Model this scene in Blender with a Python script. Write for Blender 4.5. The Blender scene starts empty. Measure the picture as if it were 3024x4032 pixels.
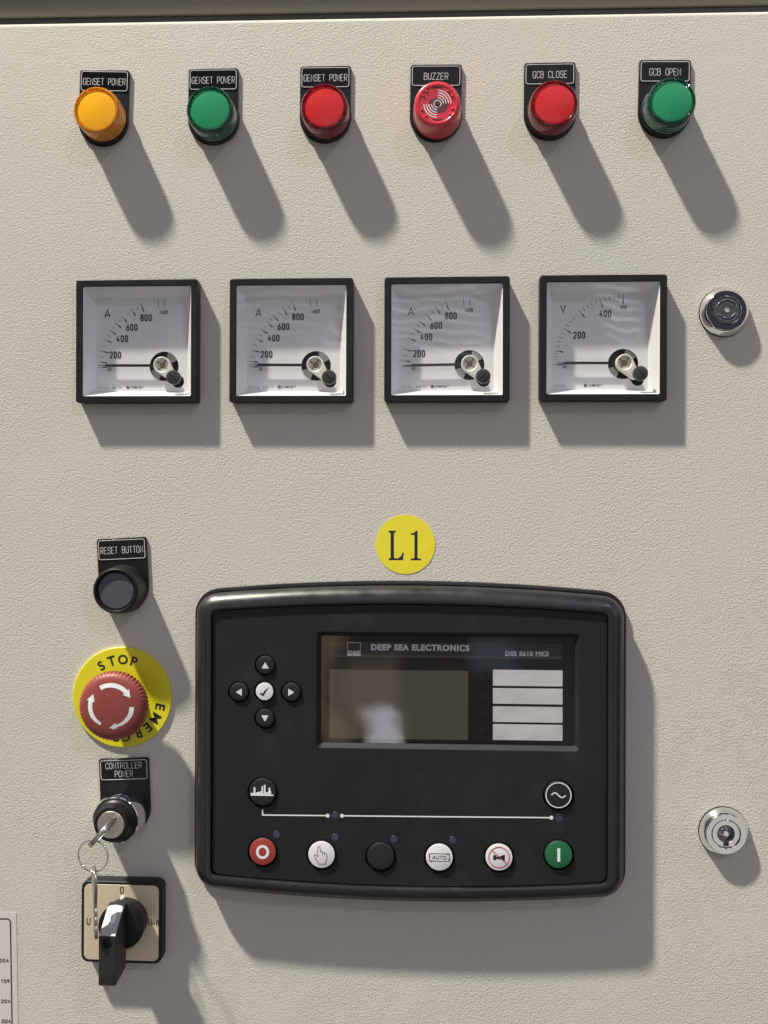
import bpy, bmesh, math, random
from mathutils import Matrix, Vector
random.seed(7)
SC = bpy.context.scene
COL = SC.collection
R = math.radians

# ------------------------------------------------------------------ camera
F = 3800.0            # focal length in photo pixels (3024 x 4032)
DIST = 560.0          # mm from the door
YAW = R(2.77)
ROLL = 0.0029
CAMR = Matrix.Rotation(YAW, 3, 'Z') @ Matrix.Rotation(R(90), 3, 'X') @ Matrix.Rotation(ROLL, 3, 'Z')
cam_d = bpy.data.cameras.new('camera')
cam_d.sensor_fit = 'VERTICAL'
cam_d.sensor_height = 24.0
cam_d.lens = 24.0 * F / 4032.0
cam_d.clip_start = 0.01
cam_d.clip_end = 100
cam = bpy.data.objects.new('camera', cam_d)
COL.objects.link(cam)
cam.matrix_world = Matrix.Translation((0, -DIST / 1000, 0)) @ CAMR.to_4x4()
SC.camera = cam

def U(px, py, h=0.0):
    """photo pixel -> point on the plane h mm in front of the door (mm, x right, y up)"""
    d = CAMR @ Vector(((px - 1512) / F, -(py - 2016) / F, -1.0))
    t = (DIST - h) / d.y
    return Vector((d.x * t, d.z * t))

# ------------------------------------------------------------------ light
SC.view_settings.view_transform = 'Standard'
SC.view_settings.look = 'None'
SC.view_settings.exposure = 0.0
SC.view_settings.gamma = 1.0

W = bpy.data.worlds.new('World')
SC.world = W
W.use_nodes = True
nt = W.node_tree
nt.nodes.clear()
def wn(t, **k):
    n = nt.nodes.new(t)
    for a, b in k.items(): setattr(n, a, b)
    return n
def wl(a, b): nt.links.new(a, b)
tc = wn('ShaderNodeTexCoord')
sep = wn('ShaderNodeSeparateXYZ'); wl(tc.outputs['Generated'], sep.inputs[0])
def wmath(op, a, b=None, clamp=False):
    n = wn('ShaderNodeMath', operation=op); n.use_clamp = clamp
    for i, v in enumerate((a, b)):
        if v is None: continue
        if isinstance(v, (int, float)): n.inputs[i].default_value = v
        else: wl(v, n.inputs[i])
    return n.outputs[0]
def wmix(f, a, b):
    n = wn('ShaderNodeMix', data_type='RGBA')
    if isinstance(f, (int, float)): n.inputs[0].default_value = f
    else: wl(f, n.inputs[0])
    for i, v in ((6, a), (7, b)):
        if isinstance(v, tuple): n.inputs[i].default_value = (*v, 1)
        else: wl(v, n.inputs[i])
    return n.outputs[2]
# a dim machine hall: darker floor, paler roof, random patches added for chrome to mirror
up = wmath('MULTIPLY_ADD', sep.outputs[2], 0.5); up.node.inputs[2].default_value = 0.5
hall = wmix(up, (0.17, 0.155, 0.13), (0.40, 0.41, 0.48))
mp = wn('ShaderNodeMapping'); mp.inputs['Scale'].default_value = (2.2, 2.2, 0.9); wl(tc.outputs['Generated'], mp.inputs[0])
nz = wn('ShaderNodeTexNoise'); nz.inputs['Scale'].default_value = 1.6; nz.inputs['Detail'].default_value = 3; wl(mp.outputs[0], nz.inputs['Vector'])
rp = wn('ShaderNodeValToRGB'); wl(nz.outputs[0], rp.inputs[0])
e = rp.color_ramp.elements
e[0].position = 0.40; e[0].color = (0.10, 0.10, 0.11, 1)
e[1].position = 0.50; e[1].color = (0.80, 0.80, 0.80, 1)
k = rp.color_ramp.elements.new(0.62); k.color = (3.3, 3.2, 3.1, 1)
mul = wn('ShaderNodeMix', data_type='RGBA', blend_type='MULTIPLY'); mul.inputs[0].default_value = 1
wl(hall, mul.inputs[6]); wl(rp.outputs[0], mul.inputs[7])
# reflections painted into the world for the display: brown working clothes, a pale shirt
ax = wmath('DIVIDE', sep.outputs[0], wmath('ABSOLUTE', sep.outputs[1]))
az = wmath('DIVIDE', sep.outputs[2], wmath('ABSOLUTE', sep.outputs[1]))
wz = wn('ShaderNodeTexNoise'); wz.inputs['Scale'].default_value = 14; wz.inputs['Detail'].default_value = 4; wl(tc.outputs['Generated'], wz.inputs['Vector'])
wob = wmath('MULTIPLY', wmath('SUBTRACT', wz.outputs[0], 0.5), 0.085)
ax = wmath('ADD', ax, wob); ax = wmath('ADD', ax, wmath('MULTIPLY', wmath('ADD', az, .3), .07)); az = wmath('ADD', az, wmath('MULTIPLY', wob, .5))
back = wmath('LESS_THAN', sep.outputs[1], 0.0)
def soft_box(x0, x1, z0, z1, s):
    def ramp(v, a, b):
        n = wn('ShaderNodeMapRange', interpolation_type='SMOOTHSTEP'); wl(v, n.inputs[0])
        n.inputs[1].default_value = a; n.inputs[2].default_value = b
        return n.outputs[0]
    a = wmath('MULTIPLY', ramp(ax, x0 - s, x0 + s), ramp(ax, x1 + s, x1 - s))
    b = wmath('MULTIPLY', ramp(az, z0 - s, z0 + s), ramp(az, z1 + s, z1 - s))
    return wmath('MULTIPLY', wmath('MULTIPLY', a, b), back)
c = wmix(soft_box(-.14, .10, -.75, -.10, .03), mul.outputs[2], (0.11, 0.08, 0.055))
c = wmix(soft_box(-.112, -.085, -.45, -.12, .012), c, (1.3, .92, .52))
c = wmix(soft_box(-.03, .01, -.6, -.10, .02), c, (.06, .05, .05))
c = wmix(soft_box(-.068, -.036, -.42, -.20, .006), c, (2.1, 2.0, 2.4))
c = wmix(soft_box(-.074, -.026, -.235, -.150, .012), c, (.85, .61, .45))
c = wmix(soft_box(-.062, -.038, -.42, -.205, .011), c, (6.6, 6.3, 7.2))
# bright streaks painted into the world, mirrored in the meter windows as roof lights
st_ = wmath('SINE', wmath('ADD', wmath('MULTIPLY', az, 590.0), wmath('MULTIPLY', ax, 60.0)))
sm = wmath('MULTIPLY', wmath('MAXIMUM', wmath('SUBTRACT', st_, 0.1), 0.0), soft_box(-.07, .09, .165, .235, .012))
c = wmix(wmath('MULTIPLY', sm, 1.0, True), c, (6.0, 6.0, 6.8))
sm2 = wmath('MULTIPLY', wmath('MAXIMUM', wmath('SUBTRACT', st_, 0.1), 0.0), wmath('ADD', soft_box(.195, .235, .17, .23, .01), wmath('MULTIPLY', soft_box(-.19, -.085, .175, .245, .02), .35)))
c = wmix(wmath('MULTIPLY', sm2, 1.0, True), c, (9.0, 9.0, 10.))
c = wmix(soft_box(.050, .098, -.172, -.128, .012), c, (.42, .6, .8))  # bluish glint painted in for the display header to mirror
c = wmix(soft_box(.18, .44, -.55, -.20, .05), c, (.85, .81, .72))  # pale patch painted in so the lower lock face mirrors brighter
c = wmix(soft_box(.25, .40, .11, .32, .02), c, (.055, .055, .08))  # dark navy patch painted in for the upper lock face to mirror
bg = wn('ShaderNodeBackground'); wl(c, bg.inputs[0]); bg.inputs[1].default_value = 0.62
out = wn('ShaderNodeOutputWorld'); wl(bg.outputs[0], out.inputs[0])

def lamp(name, loc, power, radius, color):
    l = bpy.data.lights.new(name, 'POINT'); l.energy = power; l.shadow_soft_size = radius; l.color = color
    o = bpy.data.objects.new(name, l); COL.objects.link(o); o.location = loc
    return o
lamp('high_bay_lamp', (-5.85, -3.52, 12.2), 17300, 0.30, (1.0, 0.957, 0.835))
lamp('far_hall_lamp', (3.4, -5.2, 4.6), 190, 0.13, (0.70, 0.72, 1.0))

# ------------------------------------------------------------------ materials
def mat(name, col, rough=0.5, metal=0.0, spec=0.5, coat=0.0, bump=None, dirt=None, ior=None, sss=0.0):
    m = bpy.data.materials.new(name); m.use_nodes = True
    t = m.node_tree; b = t.nodes['Principled BSDF']
    b.inputs['Base Color'].default_value = (*col, 1)
    b.inputs['Roughness'].default_value = rough
    b.inputs['Metallic'].default_value = metal
    b.inputs['Specular IOR Level'].default_value = spec
    b.inputs['Coat Weight'].default_value = coat
    if ior: b.inputs['IOR'].default_value = ior
    if sss:
        b.inputs['Subsurface Weight'].default_value = sss
        b.inputs['Subsurface Scale'].default_value = 0.003
        b.inputs['Subsurface Radius'].default_value = (1, .6, .4)
    co = t.nodes.new('ShaderNodeTexCoord')
    if bump:                       # (scale per metre, height in metres, detail)
        n = t.nodes.new('ShaderNodeTexNoise'); n.inputs['Scale'].default_value = bump[0]; n.inputs['Detail'].default_value = bump[2]
        t.links.new(co.outputs['Object'], n.inputs['Vector'])
        bp = t.nodes.new('ShaderNodeBump'); bp.inputs['Strength'].default_value = 1; bp.inputs['Distance'].default_value = bump[1]
        t.links.new(n.outputs[0], bp.inputs['Height']); t.links.new(bp.outputs[0], b.inputs['Normal'])
    if dirt:                       # (scale, dust colour, low, high, amount)
        n = t.nodes.new('ShaderNodeTexNoise'); n.inputs['Scale'].default_value = dirt[0]; n.inputs['Detail'].default_value = 8
        n.inputs['Roughness'].default_value = .65
        t.links.new(co.outputs['Object'], n.inputs['Vector'])
        mr = t.nodes.new('ShaderNodeMapRange'); mr.inputs[1].default_value = dirt[2]; mr.inputs[2].default_value = dirt[3]; mr.inputs[4].default_value = dirt[4]
        t.links.new(n.outputs[0], mr.inputs[0])
        mx = t.nodes.new('ShaderNodeMix'); mx.data_type = 'RGBA'
        t.links.new(mr.outputs[0], mx.inputs[0]); mx.inputs[6].default_value = (*col, 1); mx.inputs[7].default_value = (*dirt[1], 1)
        t.links.new(mx.outputs[2], b.inputs['Base Color'])
        mr2 = t.nodes.new('ShaderNodeMapRange'); mr2.inputs[1].default_value = .3; mr2.inputs[2].default_value = .7
        mr2.inputs[3].default_value = max(0.02, rough - .08); mr2.inputs[4].default_value = min(1, rough + .12)
        t.links.new(n.outputs[0], mr2.inputs[0]); t.links.new(mr2.outputs[0], b.inputs['Roughness'])
    return m

def clear_mat(name, tint, ior=1.5, rough=0.02):
    """thin clear plastic: lets light through, mirrors at its surface"""
    m = bpy.data.materials.new(name); m.use_nodes = True
    t = m.node_tree; t.nodes.clear()
    tr = t.nodes.new('ShaderNodeBsdfTransparent'); tr.inputs[0].default_value = (*tint, 1)
    gl = t.nodes.new('ShaderNodeBsdfGlossy'); gl.inputs['Roughness'].default_value = rough
    fr = t.nodes.new('ShaderNodeFresnel')
    ge = t.nodes.new('ShaderNodeNewGeometry'); mr = t.nodes.new('ShaderNodeMapRange')      # a thin sheet behaves alike from both sides
    mr.inputs[3].default_value = ior; mr.inputs[4].default_value = 1 / ior
    t.links.new(ge.outputs['Backfacing'], mr.inputs[0]); t.links.new(mr.outputs[0], fr.inputs[0])
    mx = t.nodes.new('ShaderNodeMixShader'); o = t.nodes.new('ShaderNodeOutputMaterial')
    t.links.new(fr.outputs[0], mx.inputs[0]); t.links.new(tr.outputs[0], mx.inputs[1]); t.links.new(gl.outputs[0], mx.inputs[2])
    t.links.new(mx.outputs[0], o.inputs[0])
    return m

def solid_clear(name, tint, body, milk):
    m = mat(name, tint, .04)
    m.node_tree.nodes['Principled BSDF'].inputs['Transmission Weight'].default_value = 1
    m.node_tree.nodes['Principled BSDF'].inputs['IOR'].default_value = 1.47
    t = m.node_tree; b2 = t.nodes.new('ShaderNodeBsdfPrincipled'); b2.inputs['Base Color'].default_value = (*body, 1); b2.inputs['Roughness'].default_value = .08
    mx = t.nodes.new('ShaderNodeMixShader'); mx.inputs[0].default_value = milk
    t.links.new(t.nodes['Principled BSDF'].outputs[0], mx.inputs[1]); t.links.new(b2.outputs[0], mx.inputs[2])
    t.links.new(mx.outputs[0], t.nodes['Material Output'].inputs[0])
    return m

def door_paint():
    m = mat('textured_beige_powder_coat', (0.60, 0.572, 0.495), .58, spec=.1)
    t = m.node_tree; b = t.nodes['Principled BSDF']
    co = t.nodes.new('ShaderNodeTexCoord')
    wp = t.nodes.new('ShaderNodeTexNoise'); wp.inputs['Scale'].default_value = 600; wp.inputs['Detail'].default_value = 1
    t.links.new(co.outputs['Object'], wp.inputs['Vector'])
    ma = t.nodes.new('ShaderNodeVectorMath'); ma.operation = 'MULTIPLY_ADD'; ma.inputs[1].default_value = (.0004, .0004, .0004)
    t.links.new(wp.outputs['Color'], ma.inputs[0]); t.links.new(co.outputs['Object'], ma.inputs[2])
    n1 = t.nodes.new('ShaderNodeTexNoise'); n1.inputs['Scale'].default_value = 940; n1.inputs['Detail'].default_value = 4; n1.inputs['Roughness'].default_value = .6
    t.links.new(ma.outputs[0], n1.inputs['Vector'])
    n2 = t.nodes.new('ShaderNodeTexNoise'); n2.inputs['Scale'].default_value = 14; n2.inputs['Detail'].default_value = 2
    t.links.new(co.outputs['Object'], n2.inputs['Vector'])
    mr = t.nodes.new('ShaderNodeMapRange'); mr.inputs[1].default_value = .3; mr.inputs[2].default_value = .7; mr.inputs[3].default_value = .55; mr.inputs[4].default_value = 1.15
    t.links.new(n2.outputs[0], mr.inputs[0])
    mm = t.nodes.new('ShaderNodeMath'); mm.operation = 'MULTIPLY'; t.links.new(n1.outputs[0], mm.inputs[0]); t.links.new(mr.outputs[0], mm.inputs[1])
    bp = t.nodes.new('ShaderNodeBump'); bp.inputs['Distance'].default_value = DOORBUMP; bp.inputs['Strength'].default_value = 1
    t.links.new(mm.outputs[0], bp.inputs['Height']); t.links.new(bp.outputs[0], b.inputs['Normal'])
    # very faint grime variation in the paint itself
    n3 = t.nodes.new('ShaderNodeTexNoise'); n3.inputs['Scale'].default_value = 11; n3.inputs['Detail'].default_value = 5
    t.links.new(co.outputs['Object'], n3.inputs['Vector'])
    mx = t.nodes.new('ShaderNodeMix'); mx.data_type = 'RGBA'; mx.inputs[6].default_value = (.562, .568, .490, 1); mx.inputs[7].default_value = (.625, .572, .520, 1)
    t.links.new(n3.outputs[0], mx.inputs[0]); t.links.new(mx.outputs[2], b.inputs['Base Color'])
    return m
DOORBUMP = 0.00040
M = dict(
    door=door_paint(),
    frame=mat('cabinet_frame_paint', (.21, .19, .15), .5, bump=(300, .00005, 2)),
    seal=mat('dark_brown_rubber_seal', (.045, .041, .034), .55),
    gap=mat('dark_rubber_seal', (.03, .03, .028), .7),
    black=mat('black_plastic', (.009, .009, .010), .4, spec=.35, bump=(2500, .000008, 2), dirt=(60, (.06, .058, .054), .55, .9, .22)),
    blackgloss=mat('glossy_black_plastic', (.008, .008, .009), .12),
    bezel=mat('satin_black_bezel_plastic', (.009, .009, .011), .29, spec=.85, bump=(1800, .000012, 2), dirt=(45, (.09, .088, .08), .55, .85, .35)),
    faceplate=mat('matt_charcoal_keypad_film', (.0115, .0125, .0145), .5, spec=.35, bump=(3500, .000006, 1), dirt=(34, (.07, .068, .062), .55, .88, .25)),
    key_black=mat('black_rubber_key', (.014, .014, .015), .42, bump=(3000, .000005, 1)),
    key_white=mat('white_key_print', (.72, .72, .74), .4),
    key_red=mat('red_key_print', (.33, .042, .036), .4),
    key_green=mat('green_key_print', (.013, .13, .048), .4),
    screwhead=mat('dark_grey_screw_head', (.035, .035, .037), .35),
    handle=mat('scuffed_black_handle', (.019, .019, .021), .45, bump=(2500, .000008, 2), dirt=(90, (.07, .068, .065), .5, .85, .4)),
    alarm=mat('dark_alarm_lamp', (.016, .013, .013), .3),
    hole=mat('dark_gap', (.002, .002, .002), .9),
    white=mat('white_print', (.80, .80, .80), .5),
    grey=mat('grey_print', (.80, .80, .84), .5),
    ink=mat('black_print', (.012, .012, .013), .5),
    ink_grey=mat('faded_grey_print', (.22, .22, .25), .5),
    redink=mat('red_print', (.55, .04, .05), .5),
    led=mat('unlit_lamp_window', (.035, .045, .085), .35),
    legend=mat('black_legend_plate', (.008, .008, .010), .32, spec=.35, dirt=(80, (.05, .048, .045), .55, .9, .25)),
    insert=mat('glossy_black_engraving_plate', (.006, .006, .008), .18, spec=.35),
    chrome=mat('polished_chrome', (.86, .86, .88), .07, metal=1, bump=(500, .000006, 2)),
    darkchrome=mat('dull_dark_steel', (.22, .21, .20), .3, metal=1),
    steel=mat('brushed_key_steel', (.50, .47, .43), .28, metal=1, bump=(900, .00001, 3)),
    satin=mat('satin_lock_steel', (.66, .62, .55), .36, metal=1, bump=(1500, .000008, 2)),
    meterwhite=mat('white_meter_housing', (.80, .80, .80), .45),
    dial=mat('white_dial_card', (.78, .775, .77), .5, bump=(1500, .000003, 1)),
    boss=mat('ivory_movement_plastic', (.80, .78, .68), .3),
    jewel=mat('brown_jewel', (.30, .22, .10), .3),
    yellow=mat('yellow_plastic_collar', (.74, .66, .015), .42),
    sticker=mat('yellow_paper_sticker', (.80, .70, .03), .6, bump=(120, .00012, 2)),
    paper=mat('off_white_label_foil', (.66, .60, .57), .5),
    card=mat('white_insert_card', (.80, .79, .82), .55, bump=(70, .0008, 1)),
    mushroom=mat('matt_red_plastic', (.255, .052, .044), .46, bump=(1500, .00001, 2), dirt=(70, (.26, .07, .05), .45, .8, .5)),
    amber_lens=mat('amber_diffuser', (1.0, .47, .004), .3, coat=.3),
    green_lens=mat('green_diffuser', (.004, .27, .105), .35, coat=.2),
    red_lens=mat('red_diffuser', (.62, .008, .010), .35, coat=.2),
    amber_shell=solid_clear('clear_amber_cap', (1.0, .76, .32), (1.0, .42, .015), .42),
    green_shell=solid_clear('clear_green_cap', (.42, .80, .68), (.01, .16, .09), .17),
    red_shell=solid_clear('clear_red_cap', (.92, .30, .36), (.35, .012, .03), .24),
    buzzer=mat('translucent_red_buzzer_cap', (.62, .028, .05), .28, coat=.4, sss=.35),
    buzzer_dark=mat('dark_red_buzzer_face', (.11, .02, .024), .25, coat=.5),
    cap_grey=mat('slate_button_cap', (.075, .073, .095), .4),
    gold=mat('champagne_front_plate', (.70, .595, .42), .4, metal=.2, bump=(900, .000012, 3)),
    alu=mat('pale_handle_plate', (.42, .43, .43), .4, metal=.0, bump=(900, .000006, 3)),
    glass=clear_mat('clear_meter_window', (.97, .97, .98), 1.45, .02),
    screen_glass=clear_mat('smoked_display_window', (.90, .89, .88), 1.75, .015),
    lcd=mat('brown_grey_display', (.092, .085, .070), .35, dirt=(30, (.10, .085, .06), .4, .8, .6)),
    header=mat('dark_header_strip', (.040, .040, .042), .4, dirt=(25, (.06, .06, .05), .4, .8, .6)),
    backing=mat('black_display_backing', (.004, .004, .005), .4),
    cavity=mat('dark_meter_inside', (.02, .016, .017), .35),
)

# ------------------------------------------------------------------ mesh helpers (mm in, metres out)
def finish(me, smooth=True, angle=35):
    if smooth:
        me.polygons.foreach_set('use_smooth', [True] * len(me.polygons))
        me.set_sharp_from_angle(angle=R(angle))
    me.update()
    return me
class MB:
    def __init__(s): s.v = []; s.f = []; s.z = 0
    def quadstrip(s, a, b, closed=False):
        o = len(s.v); n = len(a); s.v += a; s.v += b
        for i in range(n if closed else n - 1):
            j = (i + 1) % n
            s.f.append((o + i, o + j, o + n + j, o + n + i))
    def poly(s, pts):
        o = len(s.v); s.v += pts; s.f.append(tuple(range(o, o + len(pts))))
    def line(s, pts, w, z=0, closed=False, w1=None):
        """flat mitred ribbon through 2D points"""
        n = len(pts); L = []; Rr = []
        s.z += 1; zz = z + s.z * .003
        for i, p in enumerate(pts):
            p = Vector(p[:2])
            a = Vector(pts[i - 1][:2]) if (i > 0 or closed) else None
            b = Vector(pts[(i + 1) % n][:2]) if (i < n - 1 or closed) else None
            d1 = (p - a).normalized() if a is not None else None
            d2 = (b - p).normalized() if b is not None else None
            if d1 is None: d1 = d2
            if d2 is None: d2 = d1
            nn = Vector((-d1.y, d1.x)) + Vector((-d2.y, d2.x))
            if nn.length < 1e-6: nn = Vector((-d1.y, d1.x)) * 2
            nn.normalize()
            c = max(.5, nn.dot(Vector((-d1.y, d1.x))))
            ww = w if w1 is None else w + (w1 - w) * i / (n - 1)
            o = nn * (ww / 2 / c)
            L.append((p.x + o.x, p.y + o.y, zz)); Rr.append((p.x - o.x, p.y - o.y, zz))
        s.quadstrip(Rr, L, closed)
    def disc(s, x, y, r, z=0, n=24):
        s.z += 1; zz = z + s.z * .003
        s.poly([(x + r * math.cos(2 * math.pi * i / n), y + r * math.sin(2 * math.pi * i / n), zz) for i in range(n)])
    def flat(s, pts, z=0):
        s.z += 1; zz = z + s.z * .003
        s.poly([(p[0], p[1], zz) for p in pts])
    def box(s, x0, x1, y0, y1, z0, z1):
        o = len(s.v)
        s.v += [(x0, y0, z0), (x1, y0, z0), (x1, y1, z0), (x0, y1, z0), (x0, y0, z1), (x1, y0, z1), (x1, y1, z1), (x0, y1, z1)]
        s.f += [tuple(o + i for i in q) for q in ((0, 3, 2, 1), (4, 5, 6, 7), (0, 1, 5, 4), (1, 2, 6, 5), (2, 3, 7, 6), (3, 0, 4, 7))]
    def mesh(s, smooth=False, name='mesh', bevel=0, angle=35):
        me = bpy.data.meshes.new(name)
        me.from_pydata([(a / 1000, b / 1000, c_ / 1000) for a, b, c_ in s.v], [], s.f)
        bm = bmesh.new(); bm.from_mesh(me)
        if bevel:
            bmesh.ops.bevel(bm, geom=[e for e in bm.edges if e.is_manifold], offset=bevel / 1000, segments=3, profile=.6, affect='EDGES')
        bmesh.ops.triangulate(bm, faces=[f for f in bm.faces if len(f.verts) > 4])
        bm.to_mesh(me); bm.free()
        return finish(me, smooth or bevel > 0, angle)
def lathe(prof, n=64, cx=0, cy=0, mod=None):
    """prof: (radius, h) from back to front, outside first"""
    mb = MB(); rings = []
    for k, (r, h) in enumerate(prof):
        if r < 1e-6:
            mb.v.append((cx, cy, h)); rings.append([len(mb.v) - 1])
        else:
            o = len(mb.v)
            for i in range(n):
                rr = r + (mod(k, i / n) if mod else 0)
                a = 2 * math.pi * i / n
                mb.v.append((cx + rr * math.cos(a), cy + rr * math.sin(a), h))
            rings.append(list(range(o, o + n)))
    for a, b in zip(rings, rings[1:]):
        if len(a) == 1 and len(b) == 1: continue
        if len(b) == 1:
            for i in range(n): mb.f.append((a[i], a[(i + 1) % n], b[0]))
        elif len(a) == 1:
            for i in range(n): mb.f.append((a[0], b[(i + 1) % n], b[i]))
        else:
            for i in range(n): mb.f.append((a[i], a[(i + 1) % n], b[(i + 1) % n], b[i]))
    return mb.mesh(True, angle=32)
def circ(x, y, r, n=48): return [(x + r * math.cos(2 * math.pi * i / n), y + r * math.sin(2 * math.pi * i / n)) for i in range(n)]
def rrect(cx, cy, w, h, r, n=6):
    pts = []
    for sx, sy, a0 in ((1, 1, 0), (-1, 1, 90), (-1, -1, 180), (1, -1, 270)):
        for i in range(n + 1):
            a = R(a0 + 90 * i / n)
            pts.append((cx + sx * (w / 2 - r) + r * math.cos(a), cy + sy * (h / 2 - r) + r * math.sin(a)))
    return pts
def fill2d(loops, z0, z1=None, bevel=0):
    """a plate with holes: outlines in mm, from z0 to z1"""
    if z1 is None: z1 = z0
    cu = bpy.data.curves.new('outline', 'CURVE'); cu.dimensions = '2D'; cu.fill_mode = 'BOTH'
    for lp in loops:
        s = cu.splines.new('POLY'); s.points.add(len(lp) - 1)
        for p, q in zip(s.points, lp): p.co = (q[0], q[1], 0, 1)
        s.use_cyclic_u = True
    cu.extrude = max(0, (z1 - z0) / 2 - bevel); cu.bevel_depth = bevel; cu.bevel_resolution = 2; cu.offset = -bevel
    ob = bpy.data.objects.new('outline', cu)
    me = bpy.data.meshes.new_from_object(ob)
    bpy.data.objects.remove(ob); bpy.data.curves.remove(cu)
    me.transform(Matrix.Scale(.001, 4) @ Matrix.Translation((0, 0, (z0 + z1) / 2)))
    return finish(me, bevel > 0, 40)
def join(*ms):
    bm = bmesh.new()
    for m_ in ms: bm.from_mesh(m_)
    me = bpy.data.meshes.new('mesh'); bm.to_mesh(me); bm.free()
    return me
def tube(path, r, n=10, closed=True):
    mb = MB(); N = len(path); rings = []
    for i, p in enumerate(path):
        p = Vector(p); a = Vector(path[i - 1] if (i or closed) else path[i]); b = Vector(path[(i + 1) % N] if (i < N - 1 or closed) else path[i])
        t = (b - a).normalized(); u = t.cross(Vector((0, 0, 1)))
        if u.length < .1: u = t.cross(Vector((1, 0, 0)))
        u.normalize(); w = t.cross(u)
        o = len(mb.v)
        for k in range(n):
            q = p + (u * math.cos(2 * math.pi * k / n) + w * math.sin(2 * math.pi * k / n)) * r
            mb.v.append(tuple(q))
        rings.append(o)
    for i in range(N if closed else N - 1):
        a = rings[i]; b = rings[(i + 1) % N]
        for k in range(n): mb.f.append((a + k, a + (k + 1) % n, b + (k + 1) % n, b + k))
    return mb.mesh(True, angle=60)

# ------------------------------------------------------------------ lettering
T = 1
GL = {
 'A': [[(0, 0), (.5, 1), (1, 0)], [(.16, .32), (.84, .32)]],
 'B': [[(0, 0), (0, 1), (.92, 1, T), (.92, .53, T), (0, .53)], [(.3, .53), (1, .53, T), (1, 0, T), (0, 0)]],
 'C': [[(1, .74), (1, 1, T), (0, 1, T), (0, 0, T), (1, 0, T), (1, .26)]],
 'D': [[(0, 0), (0, 1), (1, 1, T), (1, 0, T), (0, 0)]],
 'E': [[(1, 1), (0, 1), (0, 0), (1, 0)], [(0, .52), (.8, .52)]],
 'G': [[(.55, .46), (1, .46), (1, 0, T), (0, 0, T), (0, 1, T), (1, 1, T), (1, .76)]],
 'I': [[(.5, 0), (.5, 1)]],
 'K': [[(0, 0), (0, 1)], [(1, 1), (0, .4)], [(.32, .58), (1, 0)]],
 'L': [[(0, 1), (0, 0), (1, 0)]],
 'M': [[(0, 0), (0, 1), (.5, .35), (1, 1), (1, 0)]],
 'N': [[(0, 0), (0, 1), (1, 0), (1, 1)]],
 'O': ['c', [(0, 0, T), (1, 0, T), (1, 1, T), (0, 1, T)]],
 'P': [[(0, 0), (0, 1), (1, 1, T), (1, .46, T), (0, .46)]],
 'R': [[(0, 0), (0, 1), (1, 1, T), (1, .46, T), (0, .46)], [(.5, .46), (1, 0)]],
 'S': [[(1, .76), (1, 1, T), (0, 1, T), (0, .53, T), (1, .5, T), (1, 0, T), (0, 0, T), (0, .24)]],
 'T': [[(0, 1), (1, 1)], [(.5, 1), (.5, 0)]],
 'U': [[(0, 1), (0, 0, T), (1, 0, T), (1, 1)]],
 'V': [[(0, 1), (.5, 0), (1, 1)]],
 'W': [[(-.16, 1), (.17, 0), (.5, .9), (.83, 0), (1.16, 1)]],
 'Z': [[(0, 1), (1, 1), (0, 0), (1, 0)]],
 '0': ['c', [(0, 0, T), (1, 0, T), (1, 1, T), (0, 1, T)]],
 '1': [[(.1, .74), (.6, 1), (.6, 0)]],
 '2': [[(0, .74), (0, 1, T), (1, 1, T), (1, .6, T), (0, 0), (1, 0)]],
 '4': [[(.5, 1), (0, .26), (1, .26)], [(.74, .52), (.74, 0)]],
 '5': [[(.95, 1), (.1, 1), (.04, .55), (1, .6, T), (1, 0, T), (0, 0, T), (0, .2)]],
 '6': ['c', [(0, 0, T), (1, 0, T), (1, .56, T), (0, .56, T)], 'o', [(.8, 1), (.02, .36)]],
 '8': ['c', [(0, 0, T), (1, 0, T), (1, .53, T), (0, .53, T)], [(.06, .53, T), (.94, .53, T), (.94, 1, T), (.06, 1, T)]],
 '9': ['c', [(0, .44, T), (1, .44, T), (1, 1, T), (0, 1, T)], 'o', [(.2, 0), (.98, .64)]],
 '/': [[(0, 0), (1, 1)]], '~': [[(0, .45), (.25, .65), (.75, .35), (1, .55)]],
}
def rounded(pts, rad, closed):
    out = []; n = len(pts)
    for i, p in enumerate(pts):
        P = Vector(p[:2])
        if len(p) < 3: out.append(tuple(P)); continue
        a = Vector(pts[i - 1][:2]); b = Vector(pts[(i + 1) % n][:2])
        r = min(rad, (a - P).length * .5, (b - P).length * .5)
        A = P + (a - P).normalized() * r; B = P + (b - P).normalized() * r
        for k in range(5):
            t = k / 4
            out.append(tuple(A * (1 - t) ** 2 + P * 2 * t * (1 - t) + B * t * t))
    return out
def stroke(mb, text, cx, cy, h, width, w, z=0, ratio=.74):
    """single-stroke lettering fitted into width x h, centred"""
    n = len(text); pitch = width / (n - 1 + ratio) if n > 1 else width / ratio
    gw = pitch * ratio - w
    x = cx - width / 2
    for ch in text:
        closed = False
        for it in GL.get(ch, []):
            if it == 'c': closed = True; continue
            if it == 'o': closed = False; continue
            pts = [(x + w / 2 + p[0] * gw, cy - h / 2 + w / 2 + p[1] * (h - w)) + tuple(p[2:]) for p in it]
            mb.line(rounded(pts, gw * .5, closed), w, z, closed)
        x += pitch
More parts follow.
